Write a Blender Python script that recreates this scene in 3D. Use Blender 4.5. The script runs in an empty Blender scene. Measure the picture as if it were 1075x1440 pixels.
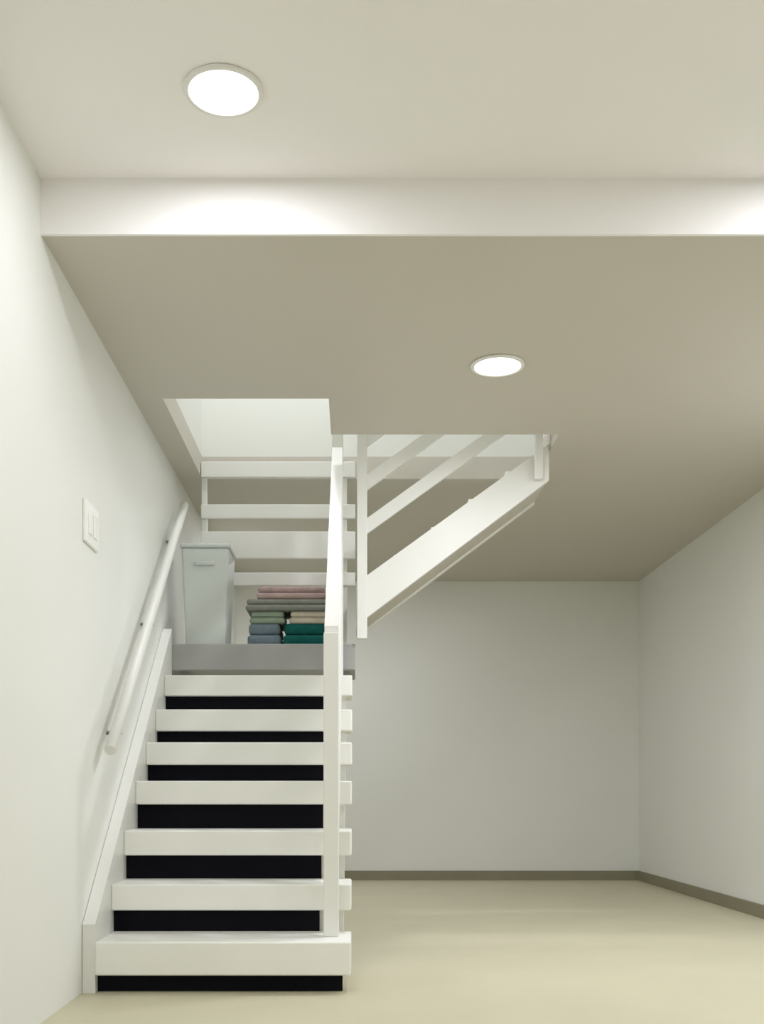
import bpy, bmesh, math, random
from mathutils import Vector
random.seed(4)
sc = bpy.context.scene
C = sc.collection

# ---------------------------------------------------------------- camera
FPX = 1500.0                      # focal length in pixels of the 1075 x 1440 frame
CAM_H = 0.70
VPX, HORIZON = 500.0, 1115.0
cd = bpy.data.cameras.new('camera')
cd.sensor_fit = 'VERTICAL'
cd.sensor_height = 36.0
cd.sensor_width = 36.0 * 1075 / 1440
cd.lens = FPX / 1440 * 36.0
cd.shift_x = (537.5 - VPX) / 1440
cd.shift_y = (HORIZON - 720.0) / 1440
cd.clip_start = 0.02
cam = bpy.data.objects.new('camera', cd)
cam.location = (0, 0, CAM_H)
cam.rotation_euler = (math.radians(90), 0, 0)
C.objects.link(cam)
sc.camera = cam

# ---------------------------------------------------------------- world, exposure, light levels
w = bpy.data.worlds.new('world')
sc.world = w
w.use_nodes = True
w.node_tree.nodes['Background'].inputs[0].default_value = (0.8, 0.9, 1.0, 1)
w.node_tree.nodes['Background'].inputs[1].default_value = 0.1
sc.view_settings.view_transform = 'Standard'
sc.view_settings.look = 'None'
sc.view_settings.gamma = 1.0
sc.view_settings.use_curve_mapping = False
sc.view_settings.exposure = 0.0
LAMP_W = 10.3                     # watts of each downlight
LAMP_COL = (0.98, 1.0, 1.075)
WELL_W = 21.0                     # light up in the stairwell
try:
    sc.cycles.max_bounces = 16
    sc.cycles.diffuse_bounces = 10
    sc.cycles.use_denoising = True
except Exception:
    pass

# ---------------------------------------------------------------- materials
def mat(name, col, rough=0.6, var=0.03, scale=3.0, bump=0.0, bscale=200.0, spec=0.3):
    m = bpy.data.materials.new(name)
    m.use_nodes = True
    nt = m.node_tree
    b = nt.nodes['Principled BSDF']
    b.inputs['Roughness'].default_value = rough
    b.inputs['Specular IOR Level'].default_value = spec
    tc = nt.nodes.new('ShaderNodeTexCoord')
    n = nt.nodes.new('ShaderNodeTexNoise')
    n.inputs['Scale'].default_value = scale
    n.inputs['Detail'].default_value = 4
    r = nt.nodes.new('ShaderNodeValToRGB')
    r.color_ramp.elements[0].position = 0.3
    r.color_ramp.elements[1].position = 0.7
    r.color_ramp.elements[0].color = tuple(c * (1 - var) for c in col) + (1,)
    r.color_ramp.elements[1].color = tuple(min(1, c * (1 + var)) for c in col) + (1,)
    nt.links.new(tc.outputs['Object'], n.inputs['Vector'])
    nt.links.new(n.outputs['Fac'], r.inputs['Fac'])
    nt.links.new(r.outputs['Color'], b.inputs['Base Color'])
    if bump:
        n2 = nt.nodes.new('ShaderNodeTexNoise')
        n2.inputs['Scale'].default_value = bscale
        bp = nt.nodes.new('ShaderNodeBump')
        bp.inputs['Strength'].default_value = bump
        bp.inputs['Distance'].default_value = 0.002
        nt.links.new(tc.outputs['Object'], n2.inputs['Vector'])
        nt.links.new(n2.outputs['Fac'], bp.inputs['Height'])
        nt.links.new(bp.outputs['Normal'], b.inputs['Normal'])
    return m

def glow(name, col, strength):
    m = bpy.data.materials.new(name)
    m.use_nodes = True
    b = m.node_tree.nodes['Principled BSDF']
    b.inputs['Base Color'].default_value = (0.9, 0.9, 0.9, 1)
    b.inputs['Emission Color'].default_value = col + (1,)
    b.inputs['Emission Strength'].default_value = strength
    return m

M = dict(
    wall=mat('wall_paint', (0.76, 0.765, 0.73), 0.75, 0.012, 1.5, 0.15, 350),
    ceil=mat('ceiling_paint', (0.87, 0.85, 0.845), 0.8, 0.012, 1.2, 0.12, 300),
    ceil_low=mat('darker_ceiling', (0.565, 0.535, 0.475), 0.8, 0.012, 1.2, 0.12, 300),  # base colour darker and warmer than the near ceiling
    landing=mat('grey_landing_paint', (0.36, 0.36, 0.35), 0.5, 0.04),
    floor=mat('cream_floor', (0.535, 0.505, 0.365), 0.5, 0.03, 2.2, 0.12, 260),
    base=mat('taupe_skirting', (0.25, 0.23, 0.16), 0.6, 0.05),
    white=mat('white_gloss_paint', (0.77, 0.77, 0.735), 0.4, 0.01),
    tread=mat('white_tread_paint', (0.84, 0.84, 0.80), 0.4, 0.015),
    black=mat('black_riser_paint', (0.006, 0.006, 0.009), 0.5, 0.1, spec=0.05),
    plastic=mat('white_plastic', (0.86, 0.87, 0.83), 0.35, 0.01),
    rocker=mat('rocker_plastic', (0.92, 0.92, 0.90), 0.25, 0.01),
    bin=mat('pale_grey_plastic', (0.62, 0.66, 0.64), 0.4, 0.02),
    binlid=mat('grey_lid_plastic', (0.55, 0.58, 0.57), 0.4, 0.02),
    teal=mat('teal_cloth', (0.003, 0.10, 0.09), 0.9, 0.15, 30, 0.4, 500),
    slate=mat('slate_blue_cloth', (0.16, 0.21, 0.25), 0.9, 0.1, 30, 0.4, 500),
    beige=mat('beige_cloth', (0.55, 0.50, 0.40), 0.9, 0.08, 30, 0.4, 500),
    sage=mat('sage_cloth', (0.27, 0.34, 0.26), 0.9, 0.08, 30, 0.4, 500),
    charcoal=mat('charcoal_cloth', (0.23, 0.235, 0.21), 0.9, 0.1, 30, 0.4, 500),
    mauve=mat('mauve_cloth', (0.42, 0.31, 0.30), 0.9, 0.1, 30, 0.4, 500),
    steel=mat('brushed_steel', (0.55, 0.55, 0.54), 0.35, 0.03),
    led=glow('led_diffuser', (1.0, 0.985, 0.95), 4.0),
)
M['steel'].node_tree.nodes['Principled BSDF'].inputs['Metallic'].default_value = 1.0

# ---------------------------------------------------------------- helpers
def obj(name, bm, m, parent=None, loc=None):
    me = bpy.data.meshes.new(name)
    bmesh.ops.recalc_face_normals(bm, faces=bm.faces)
    bm.to_mesh(me)
    bm.free()
    me.materials.append(m)
    o = bpy.data.objects.new(name, me)
    C.objects.link(o)
    if parent:
        o.parent = parent
    if loc:
        o.location = loc
    return o

def box(bm, x0, x1, y0, y1, z0, z1, bev=0.0, seg=2):
    v = [bm.verts.new((x, y, z)) for z in (z0, z1) for y in (y0, y1) for x in (x0, x1)]
    fs = [bm.faces.new([v[i] for i in q]) for q in
          ((0, 2, 3, 1), (4, 5, 7, 6), (0, 1, 5, 4), (2, 6, 7, 3), (0, 4, 6, 2), (1, 3, 7, 5))]
    if bev:
        es = list({e for f in fs for e in f.edges})
        bmesh.ops.bevel(bm, geom=es, offset=bev, segments=seg, affect='EDGES', profile=0.5)
    return bm

def bx(*a, **k):
    return box(bmesh.new(), *a, **k)

def prism_x(bm, pts, x0, x1):            # polygon in the YZ plane pushed along X
    a = [bm.verts.new((x0, p[0], p[1])) for p in pts]
    b = [bm.verts.new((x1, p[0], p[1])) for p in pts]
    return _prism(bm, a, b)

def prism_y(bm, pts, y0, y1):            # polygon in the XZ plane pushed along Y
    a = [bm.verts.new((p[0], y0, p[1])) for p in pts]
    b = [bm.verts.new((p[0], y1, p[1])) for p in pts]
    return _prism(bm, a, b)

def prism_z(bm, pts, z0, z1):
    a = [bm.verts.new((p[0], p[1], z0)) for p in pts]
    b = [bm.verts.new((p[0], p[1], z1)) for p in pts]
    return _prism(bm, a, b)

def _prism(bm, a, b):
    n = len(a)
    bm.faces.new(a)
    bm.faces.new(b[::-1])
    for i in range(n):
        bm.faces.new((a[i], a[(i + 1) % n], b[(i + 1) % n], b[i]))
    return bm

def tube(bm, pts, r, n=12):
    pts = [Vector(p) for p in pts]
    rings = []
    for i, p in enumerate(pts):
        t = (pts[min(i + 1, len(pts) - 1)] - pts[max(i - 1, 0)]).normalized()
        u = t.cross(Vector((0, 0, 1)) if abs(t.z) < 0.9 else Vector((1, 0, 0))).normalized()
        v = t.cross(u)
        rings.append([bm.verts.new(p + r * (math.cos(2 * math.pi * k / n) * u + math.sin(2 * math.pi * k / n) * v)) for k in range(n)])
    for a, b in zip(rings, rings[1:]):
        for k in range(n):
            f = bm.faces.new((a[k], a[(k + 1) % n], b[(k + 1) % n], b[k]))
            f.smooth = True
    bm.faces.new(rings[0][::-1])
    bm.faces.new(rings[-1])
    return bm

def lathe(bm, prof, n=48):               # (radius, z) profile about Z
    rings = []
    for r, z in prof:
        if r < 1e-6:
            rings.append([bm.verts.new((0, 0, z))])
        else:
            rings.append([bm.verts.new((r * math.cos(2 * math.pi * k / n), r * math.sin(2 * math.pi * k / n), z)) for k in range(n)])
    for a, b in zip(rings, rings[1:]):
        for k in range(n):
            k2 = (k + 1) % n
            if len(a) == 1:
                bm.faces.new((a[0], b[k2], b[k]))
            elif len(b) == 1:
                bm.faces.new((a[k], a[k2], b[0]))
            else:
                bm.faces.new((a[k], a[k2], b[k2], b[k]))
    return bm

def empty(name, loc, label, cat, group=None):
    o = bpy.data.objects.new(name, None)
    o.empty_display_size = 0.1
    o.location = loc
    C.objects.link(o)
    tag(o, label, cat, group)
    return o

def tag(o, label, cat, group=None):
    o['label'] = label
    o['category'] = cat
    if group:
        o['group'] = group

def struct(name, bm, m, label, cat):
    o = obj(name, bm, m)
    o['kind'] = 'structure'
    tag(o, label, cat)
    return o

def part(name, bm, m, root):             # bm in world coordinates, root unrotated
    o = obj(name, bm, m, root)
    o.location = -root.location
    return o

# ---------------------------------------------------------------- the room
XL, XR = -0.957, 2.28
YB, YF = 8.57, -3.2
YBEAM = 3.25
ZLOW, ZUP, ZTOP = 2.40, 2.565, 4.55
T = 0.12
struct('floor', bx(XL - T, XR + T, YF - T, YB + T, -0.1, 0.0), M['floor'],
       'smooth cream floor running under the stairs to the back wall', 'floor')
struct('wall_left', bx(XL - T, XL, YF - T, YB + T, 0, ZUP + 0.1), M['wall'],
       'long off-white wall on the left along the stair flight', 'wall')
struct('wall_right', bx(XR, XR + T, YF - T, YB + T, 0, ZUP + 0.1), M['wall'],
       'off-white wall on the right with a brown skirting line', 'wall')
struct('wall_back', bx(XL, XR, YB, YB + T, 0, ZUP + 0.1), M['wall'],
       'grey-white end wall behind the staircase', 'wall')
struct('wall_front', bx(XL, XR, YF - T, YF, 0, ZUP + 0.1), M['wall'],
       'off-white wall behind the viewer', 'wall')
struct('ceiling', bx(XL, XR, YF, YBEAM, ZUP, ZUP + 0.1), M['ceil'],
       'higher white ceiling over the near half of the room', 'ceiling')
# lowered ceiling with the L-shaped stair opening
HX0, HX1, HXM = -0.83, 0.965, -0.115
HY0, HYM, HY1 = 4.60, 5.06, 5.775
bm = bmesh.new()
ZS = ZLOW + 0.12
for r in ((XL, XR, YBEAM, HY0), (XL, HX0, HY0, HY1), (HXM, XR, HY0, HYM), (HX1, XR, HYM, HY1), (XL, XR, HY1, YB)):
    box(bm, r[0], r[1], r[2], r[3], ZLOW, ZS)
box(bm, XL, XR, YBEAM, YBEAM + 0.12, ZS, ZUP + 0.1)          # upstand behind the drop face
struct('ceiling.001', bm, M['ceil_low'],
       'lowered ceiling, darker in tone, over the far half with the stair opening', 'ceiling')
struct('trim_1', bx(XL, XR, YBEAM - 0.012, YBEAM, ZLOW - 0.004, ZUP), M['ceil'],
       'white drop face between the higher and the lowered ceiling', 'trim')
# stairwell shaft above the opening
Wt = 0.05
struct('wall_stairwell_left', bx(HX0 - Wt, HX0, HY0 - Wt, HY1 + Wt, ZS, ZTOP), M['wall'],
       'left wall of the stairwell above the ceiling opening', 'wall')
struct('wall_stairwell_back', bx(HX0, HX1, HY1, HY1 + Wt, ZS, ZTOP), M['wall'],
       'bright white rear wall of the stairwell above the opening', 'wall')
struct('wall_stairwell_right', bx(HX1, HX1 + Wt, HYM - Wt, HY1 + Wt, ZS, ZTOP), M['wall'],
       'right wall of the stairwell beside the upper flight', 'wall')
bm = bmesh.new()
box(bm, HX0, HXM, HY0 - Wt, HY0, ZS, ZTOP)
box(bm, HXM, HXM + Wt, HY0 - Wt, HYM - Wt, ZS, ZTOP)
box(bm, HXM, HX1, HYM - Wt, HYM, ZS, ZTOP)
struct('wall_stairwell_front', bm, M['wall'], 'stepped front wall of the stairwell above the opening', 'wall')
struct('ceiling.002', bx(HX0 - Wt, HX1 + Wt, HY0 - Wt, HY1 + Wt, ZTOP, ZTOP + 0.05), M['ceil'],
       'ceiling at the top of the stairwell', 'ceiling')
# skirting
struct('baseboard_back', bx(XL, XR, YB - 0.016, YB, 0, 0.075), M['base'],
       'dark taupe skirting along the foot of the back wall', 'baseboard')
struct('baseboard_right', bx(XR - 0.016, XR, YF, YB - 0.016, 0, 0.075), M['base'],
       'dark taupe skirting along the foot of the right wall', 'baseboard')

# ---------------------------------------------------------------- staircase geometry
RISE, GO, D0 = 0.18, 0.22, 3.75
SX0, SX1 = -0.91, -0.015                    # treads from the left string to their free right end
STX0, STX1 = -0.135, -0.045              # right string under the treads
SLAB = 0.098
D8 = D0 + 7 * GO                         # front edge of the landing
st = empty('staircase', (-0.45, D0, 0),
           'lower flight of white open-nosed stairs with black risers beside left wall', 'staircase')
LIFT = {3: 0.012, 4: 0.03, 5: 0.02}       # the treads are not perfectly even
def tz(n): return n * RISE + LIFT.get(n, 0.0)
def slab(n): return 0.118 if n == 1 else SLAB
def front(n): return D0 + (n - 1) * GO - (0.03 if n == 1 else 0.0)
for n in range(1, 8):
    part('tread', bx(SX0, SX1, front(n), D0 + n * GO + 0.045, tz(n) - slab(n), tz(n), 0.006), M['tread'], st)
for n in range(1, 8):
    y0 = front(n) + 0.045
    part('riser', bx(SX0, STX0 if n > 1 else STX1, y0, y0 + 0.018, tz(n - 1), tz(n) - slab(n)), M['black'], st)
# right string: saw-cut under the treads
pts = []
for n in range(1, 8):
    y0 = D0 + (n - 1) * GO + 0.065
    zt = tz(n) - slab(n)
    pts.append((y0, max(0.0, tz(n - 1) - slab(n - 1))))
    pts.append((y0, zt))
pts.append((D8 + 0.03, 7 * RISE - SLAB))
pts.append((D8 + 0.03, 7 * RISE - SLAB - 0.16))
pts.append((D0 + 0.03 + GO, 0.0))
part('stringer', prism_x(bmesh.new(), pts, STX0, STX1), M['white'], st)
# left string: closed board against the wall
s = RISE / GO
a, b = D0 - 0.02, D8 - 0.004
pts = [(a, 0.0), (a, 0.24), (b, 0.24 + s * (b - a)), (b, s * (b - a) - 0.10), (a + 0.12, 0.0)]
part('stringer', prism_x(bmesh.new(), pts, XL + 0.002, SX0), M['white'], st)

# landing
LY1 = 5.76
ZL = 8 * RISE
ld = empty('stair_landing', (-0.45, D8, ZL - 0.13),
           'grey painted quarter landing at the top of the lower flight', 'landing')
part('deck', bx(XL + 0.002, 0.0, D8 + 0.0, LY1, ZL - 0.13, ZL, 0.006), M['landing'], ld)
for x in (-0.86, -0.05):
    part('bracket', bx(x - 0.02, x + 0.02, D8 + 0.08, LY1 - 0.02, ZL - 0.165, ZL - 0.13), M['landing'], ld)

# upper flight rising to the right
uf = empty('staircase.001', (0.0, D8, ZL),
           'short upper flight rising right from the landing, white strings and soffit', 'staircase')
UX1 = HX1 - 0.004
def ztop(x): return 1.74 + 0.72 * x
def zbot(x): return 1.53 + 0.75 * x
for (y0, y1) in ((D8, D8 + 0.04), (LY1 - 0.04, LY1)):
    part('stringer', prism_y(bmesh.new(), [(0.004, zbot(0)), (UX1, zbot(UX1)), (UX1, ztop(UX1)), (0.004, ztop(0))], y0, y1), M['white'], uf)
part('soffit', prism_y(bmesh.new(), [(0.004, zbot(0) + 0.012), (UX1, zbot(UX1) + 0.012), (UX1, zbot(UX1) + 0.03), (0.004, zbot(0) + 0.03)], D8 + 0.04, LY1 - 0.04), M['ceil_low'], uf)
for n in range(1, 6):
    x0 = 0.004 + 0.187 * (n - 1)
    z1 = zbot(x0 + 0.187) + 0.075
    part('tread', bx(x0, x0 + 0.183, D8 + 0.041, LY1 - 0.041, z1 - 0.04, z1, 0.004), M['tread'], uf)

# ---------------------------------------------------------------- guards of white boards on posts
def vrail_y(y0, z0, y1, z1, x0, x1, h):  # inclined board running in depth
    return prism_x(bmesh.new(), [(y0, z0 - h / 2), (y1, z1 - h / 2), (y1, z1 + h / 2), (y0, z0 + h / 2)], x0, x1)
def vrail_x(x0, z0, x1, z1, y0, y1, h):  # inclined board running to the right
    return prism_y(bmesh.new(), [(x0, z0 - h / 2), (x1, z1 - h / 2), (x1, z1 + h / 2), (x0, z0 + h / 2)], y0, y1)

PX0, PX1 = -0.115, -0.06
g1 = empty('stair_guard', (-0.0875, D0 + 0.1, RISE),
           'white board guard up the free right side of the lower flight', 'railing')
yA, yB = D0 + 0.10, D8 - 0.07
zA, zB = RISE, 7 * RISE
part('post', bx(PX0, PX1, yA, yA + 0.05, zA, zA + 1.10, 0.004), M['white'], g1)
part('post', bx(PX0, PX1, yB, yB + 0.05, zB, ZL + 1.04, 0.004), M['white'], g1)
for k in range(5):
    z0 = zA + 0.22 + 0.205 * k
    part('rail', vrail_y(yA + 0.05, z0 + s * 0.05, yB, z0 + s * (yB - yA), PX0 + 0.002, PX1 - 0.002, 0.10), M['white'], g1)

g2 = empty('landing_guard', (-0.42, LY1 - 0.04, ZL),
           'white guard of four level boards along the back of the landing', 'railing')
for x in (HX0 + 0.003, -0.075):
    part('post', bx(x, x + 0.03, LY1 - 0.03, LY1 - 0.004, ZL, 2.475, 0.003), M['white'], g2)
for (z0, z1) in ((2.39, 2.475), (2.17, 2.245), (1.955, 2.10), (1.81, 1.88)):
    part('rail', bx(HX0 + 0.003, 0.0, LY1 - 0.05, LY1 - 0.03, z0, z1, 0.004), M['white'], g2)

g3 = empty('stair_guard.001', (0.03, D8, ZL),
           'white sloping board guard on the near side of the upper flight', 'railing')
part('post', bx(0.008, 0.058, D8 - 0.045, D8 - 0.002, ZL + 0.02, 2.52, 0.004), M['white'], g3)
part('post', bx(0.885, 0.925, D8 - 0.040, D8 - 0.002, ztop(0.90) - 0.14, 3.35, 0.004), M['white'], g3)
for off in (0.235, 0.45, 0.665, 0.88):
    part('rail', vrail_x(0.058, ztop(0.058) + off, 0.885, ztop(0.885) + off, D8 - 0.035, D8 - 0.012, 0.075), M['white'], g3)

# handrail on the left wall
hr = empty('handrail', (XL + 0.055, 4.0, 0.9),
           'slim white handrail climbing the left wall above the stairs', 'handrail')
def hz(y): return 1.12 + 0.80 * (y - 4.25)
part('rail', tube(bmesh.new(), [(XL + 0.055, y, hz(y)) for y in (3.92, 4.4, 4.9, 5.4, 5.62)], 0.022), M['white'], hr)
for y in (4.1, 4.75, 5.4):
    bm = bmesh.new()
    tube(bm, [(XL + 0.001, y, hz(y) - 0.07), (XL + 0.055, y, hz(y) - 0.07), (XL + 0.055, y, hz(y) - 0.015)], 0.008, 8)
    part('bracket', bm, M['steel'], hr)

# switch plate on the left wall
sw = empty('light_switch', (XL, 3.83, 1.66),
           'pale rectangular double switch plate on left wall before the stairs', 'switch')
part('plate', bx(XL + 0.0005, XL + 0.012, 3.74, 3.93, 1.585, 1.735, 0.003), M['plastic'], sw)
for y in (3.775, 3.845):
    part('rocker', bx(XL + 0.0121, XL + 0.017, y, y + 0.05, 1.62, 1.70, 0.0015), M['rocker'], sw)

# ---------------------------------------------------------------- things kept on the landing
def tub(name, x0, x1, y0, y1, z0, z1):
    r = empty(name, ((x0 + x1) / 2, (y0 + y1) / 2, z0),
              'tall pale grey storage bin at the left end of the landing', 'bin')
    bm = bmesh.new()
    i = 0.02
    lo = [(x0 + i, y0 + i, z0), (x1 - i, y0 + i, z0), (x1 - i, y1 - i, z0), (x0 + i, y1 - i, z0)]
    hi = [(x0, y0, z1), (x1, y0, z1), (x1, y1, z1), (x0, y1, z1)]
    va = [bm.verts.new(p) for p in lo]
    vb = [bm.verts.new(p) for p in hi]
    _prism(bm, va, vb)
    bmesh.ops.bevel(bm, geom=list(bm.edges), offset=0.012, segments=3, affect='EDGES', profile=0.5)
    part('body', bm, M['bin'], r)
    part('lid', bx(x0 - 0.006, x1 + 0.006, y0 - 0.006, y1 + 0.006, z1, z1 + 0.022, 0.008), M['binlid'], r)
    part('handle', bx((x0 + x1) / 2 - 0.05, (x0 + x1) / 2 + 0.05, y0 - 0.012, y0 + 0.004, z1 - 0.09, z1 - 0.07, 0.004), M['binlid'], r)
    return r
tub('storage_bin', -0.875, -0.635, D8 + 0.06, D8 + 0.34, ZL, 1.93)

def folded(name, x0, x1, y0, y1, z0, z1, m, label, folds=2):
    bm = bmesh.new()
    h = (z1 - z0) / folds
    for k in range(folds):
        j = 0.006 * (k % 2)
        box(bm, x0 + j, x1 - j, y0 + j, y1 - j, z0 + k * h, z0 + (k + 1) * h, min(0.45 * h, 0.018), 3)
    for f in bm.faces:
        f.smooth = True
    o = obj(name, bm, m, loc=None)
    tag(o, label, 'cloth', 'folded cloths stacked on the landing')
    return o
fy0, fy1 = D8 + 0.08, D8 + 0.38
folded('folded_cloth', -0.365, -0.115, fy0, fy1, ZL, 1.555, M['teal'], 'dark teal folded cloth at bottom right of the stack on landing')
folded('folded_cloth', -0.545, -0.375, fy0, fy1, ZL, 1.555, M['slate'], 'slate blue folded cloth beside the teal one on the landing')
folded('folded_cloth', -0.335, -0.125, fy0 + .01, fy1 - .01, 1.555, 1.62, M['beige'], 'beige folded cloth resting on the dark teal one')
folded('folded_cloth', -0.535, -0.355, fy0 + .01, fy1 - .01, 1.555, 1.62, M['sage'], 'sage green folded cloth resting on the slate blue one')
folded('folded_cloth', -0.555, -0.130, fy0, fy1, 1.62, 1.68, M['charcoal'], 'charcoal folded cloth spread across the beige and sage ones')
folded('folded_cloth', -0.500, -0.150, fy0 + .01, fy1 - .01, 1.68, 1.745, M['mauve'], 'mauve folded cloth topmost of the stack on the landing')

# ---------------------------------------------------------------- downlights
def downlight(x, y, z, label, watts=LAMP_W, r=0.091, g='round recessed downlights'):
    o = empty('downlight', (x, y, z), label, 'lamp', g)
    bm = lathe(bmesh.new(), [(r, -0.001), (r + 0.014, -0.001), (r + 0.016, -0.004), (r + 0.013, -0.009), (r + 0.002, -0.010), (r, -0.006), (r, -0.001)])
    obj('trim_ring', bm, M['white'], o)
    bm = lathe(bmesh.new(), [(0, -0.005), (r * 0.999, -0.005), (r * 0.999, -0.001), (0, -0.001)])
    obj('diffuser', bm, M['led'], o)
    ld = bpy.data.lights.new('downlight_glow', 'AREA')
    ld.shape = 'DISK'
    ld.size = 2 * r * 0.95
    ld.energy = watts
    ld.color = LAMP_COL
    lo = bpy.data.objects.new('downlight_glow', ld)
    lo.parent = o
    lo.location = (0, 0, -0.012)
    C.objects.link(lo)
    return o
downlight(-0.35, 2.83, ZUP, 'bright round downlight in the higher ceiling before the drop face', LAMP_W * 0.64)
downlight(0.565, 4.235, ZLOW, 'bright round downlight in the lowered ceiling right of the stairs', LAMP_W * 1.5)
downlight(1.78, 4.235, ZLOW, 'round downlight in the lowered ceiling near the right wall', LAMP_W * 2.25)
downlight(-0.30, 7.12, ZLOW, 'added hidden downlight in the lowered ceiling behind the stairs', LAMP_W * 1.55)  # added lamp, hidden by a guard board, to brighten the back wall
downlight(1.50, 2.83, ZUP, 'round downlight in the higher ceiling near the right wall')
downlight(-0.35, 0.6, ZUP, 'round downlight in the higher ceiling above the viewer, left')
downlight(1.50, 0.6, ZUP, 'round downlight in the higher ceiling above the viewer, right')
downlight(-0.35, -1.6, ZUP, 'round downlight in the higher ceiling behind the viewer, left')
downlight(1.50, -1.6, ZUP, 'round downlight in the higher ceiling behind the viewer, right')
downlight(-0.30, 5.2, ZTOP, 'round downlight at the top of the stairwell', WELL_W)
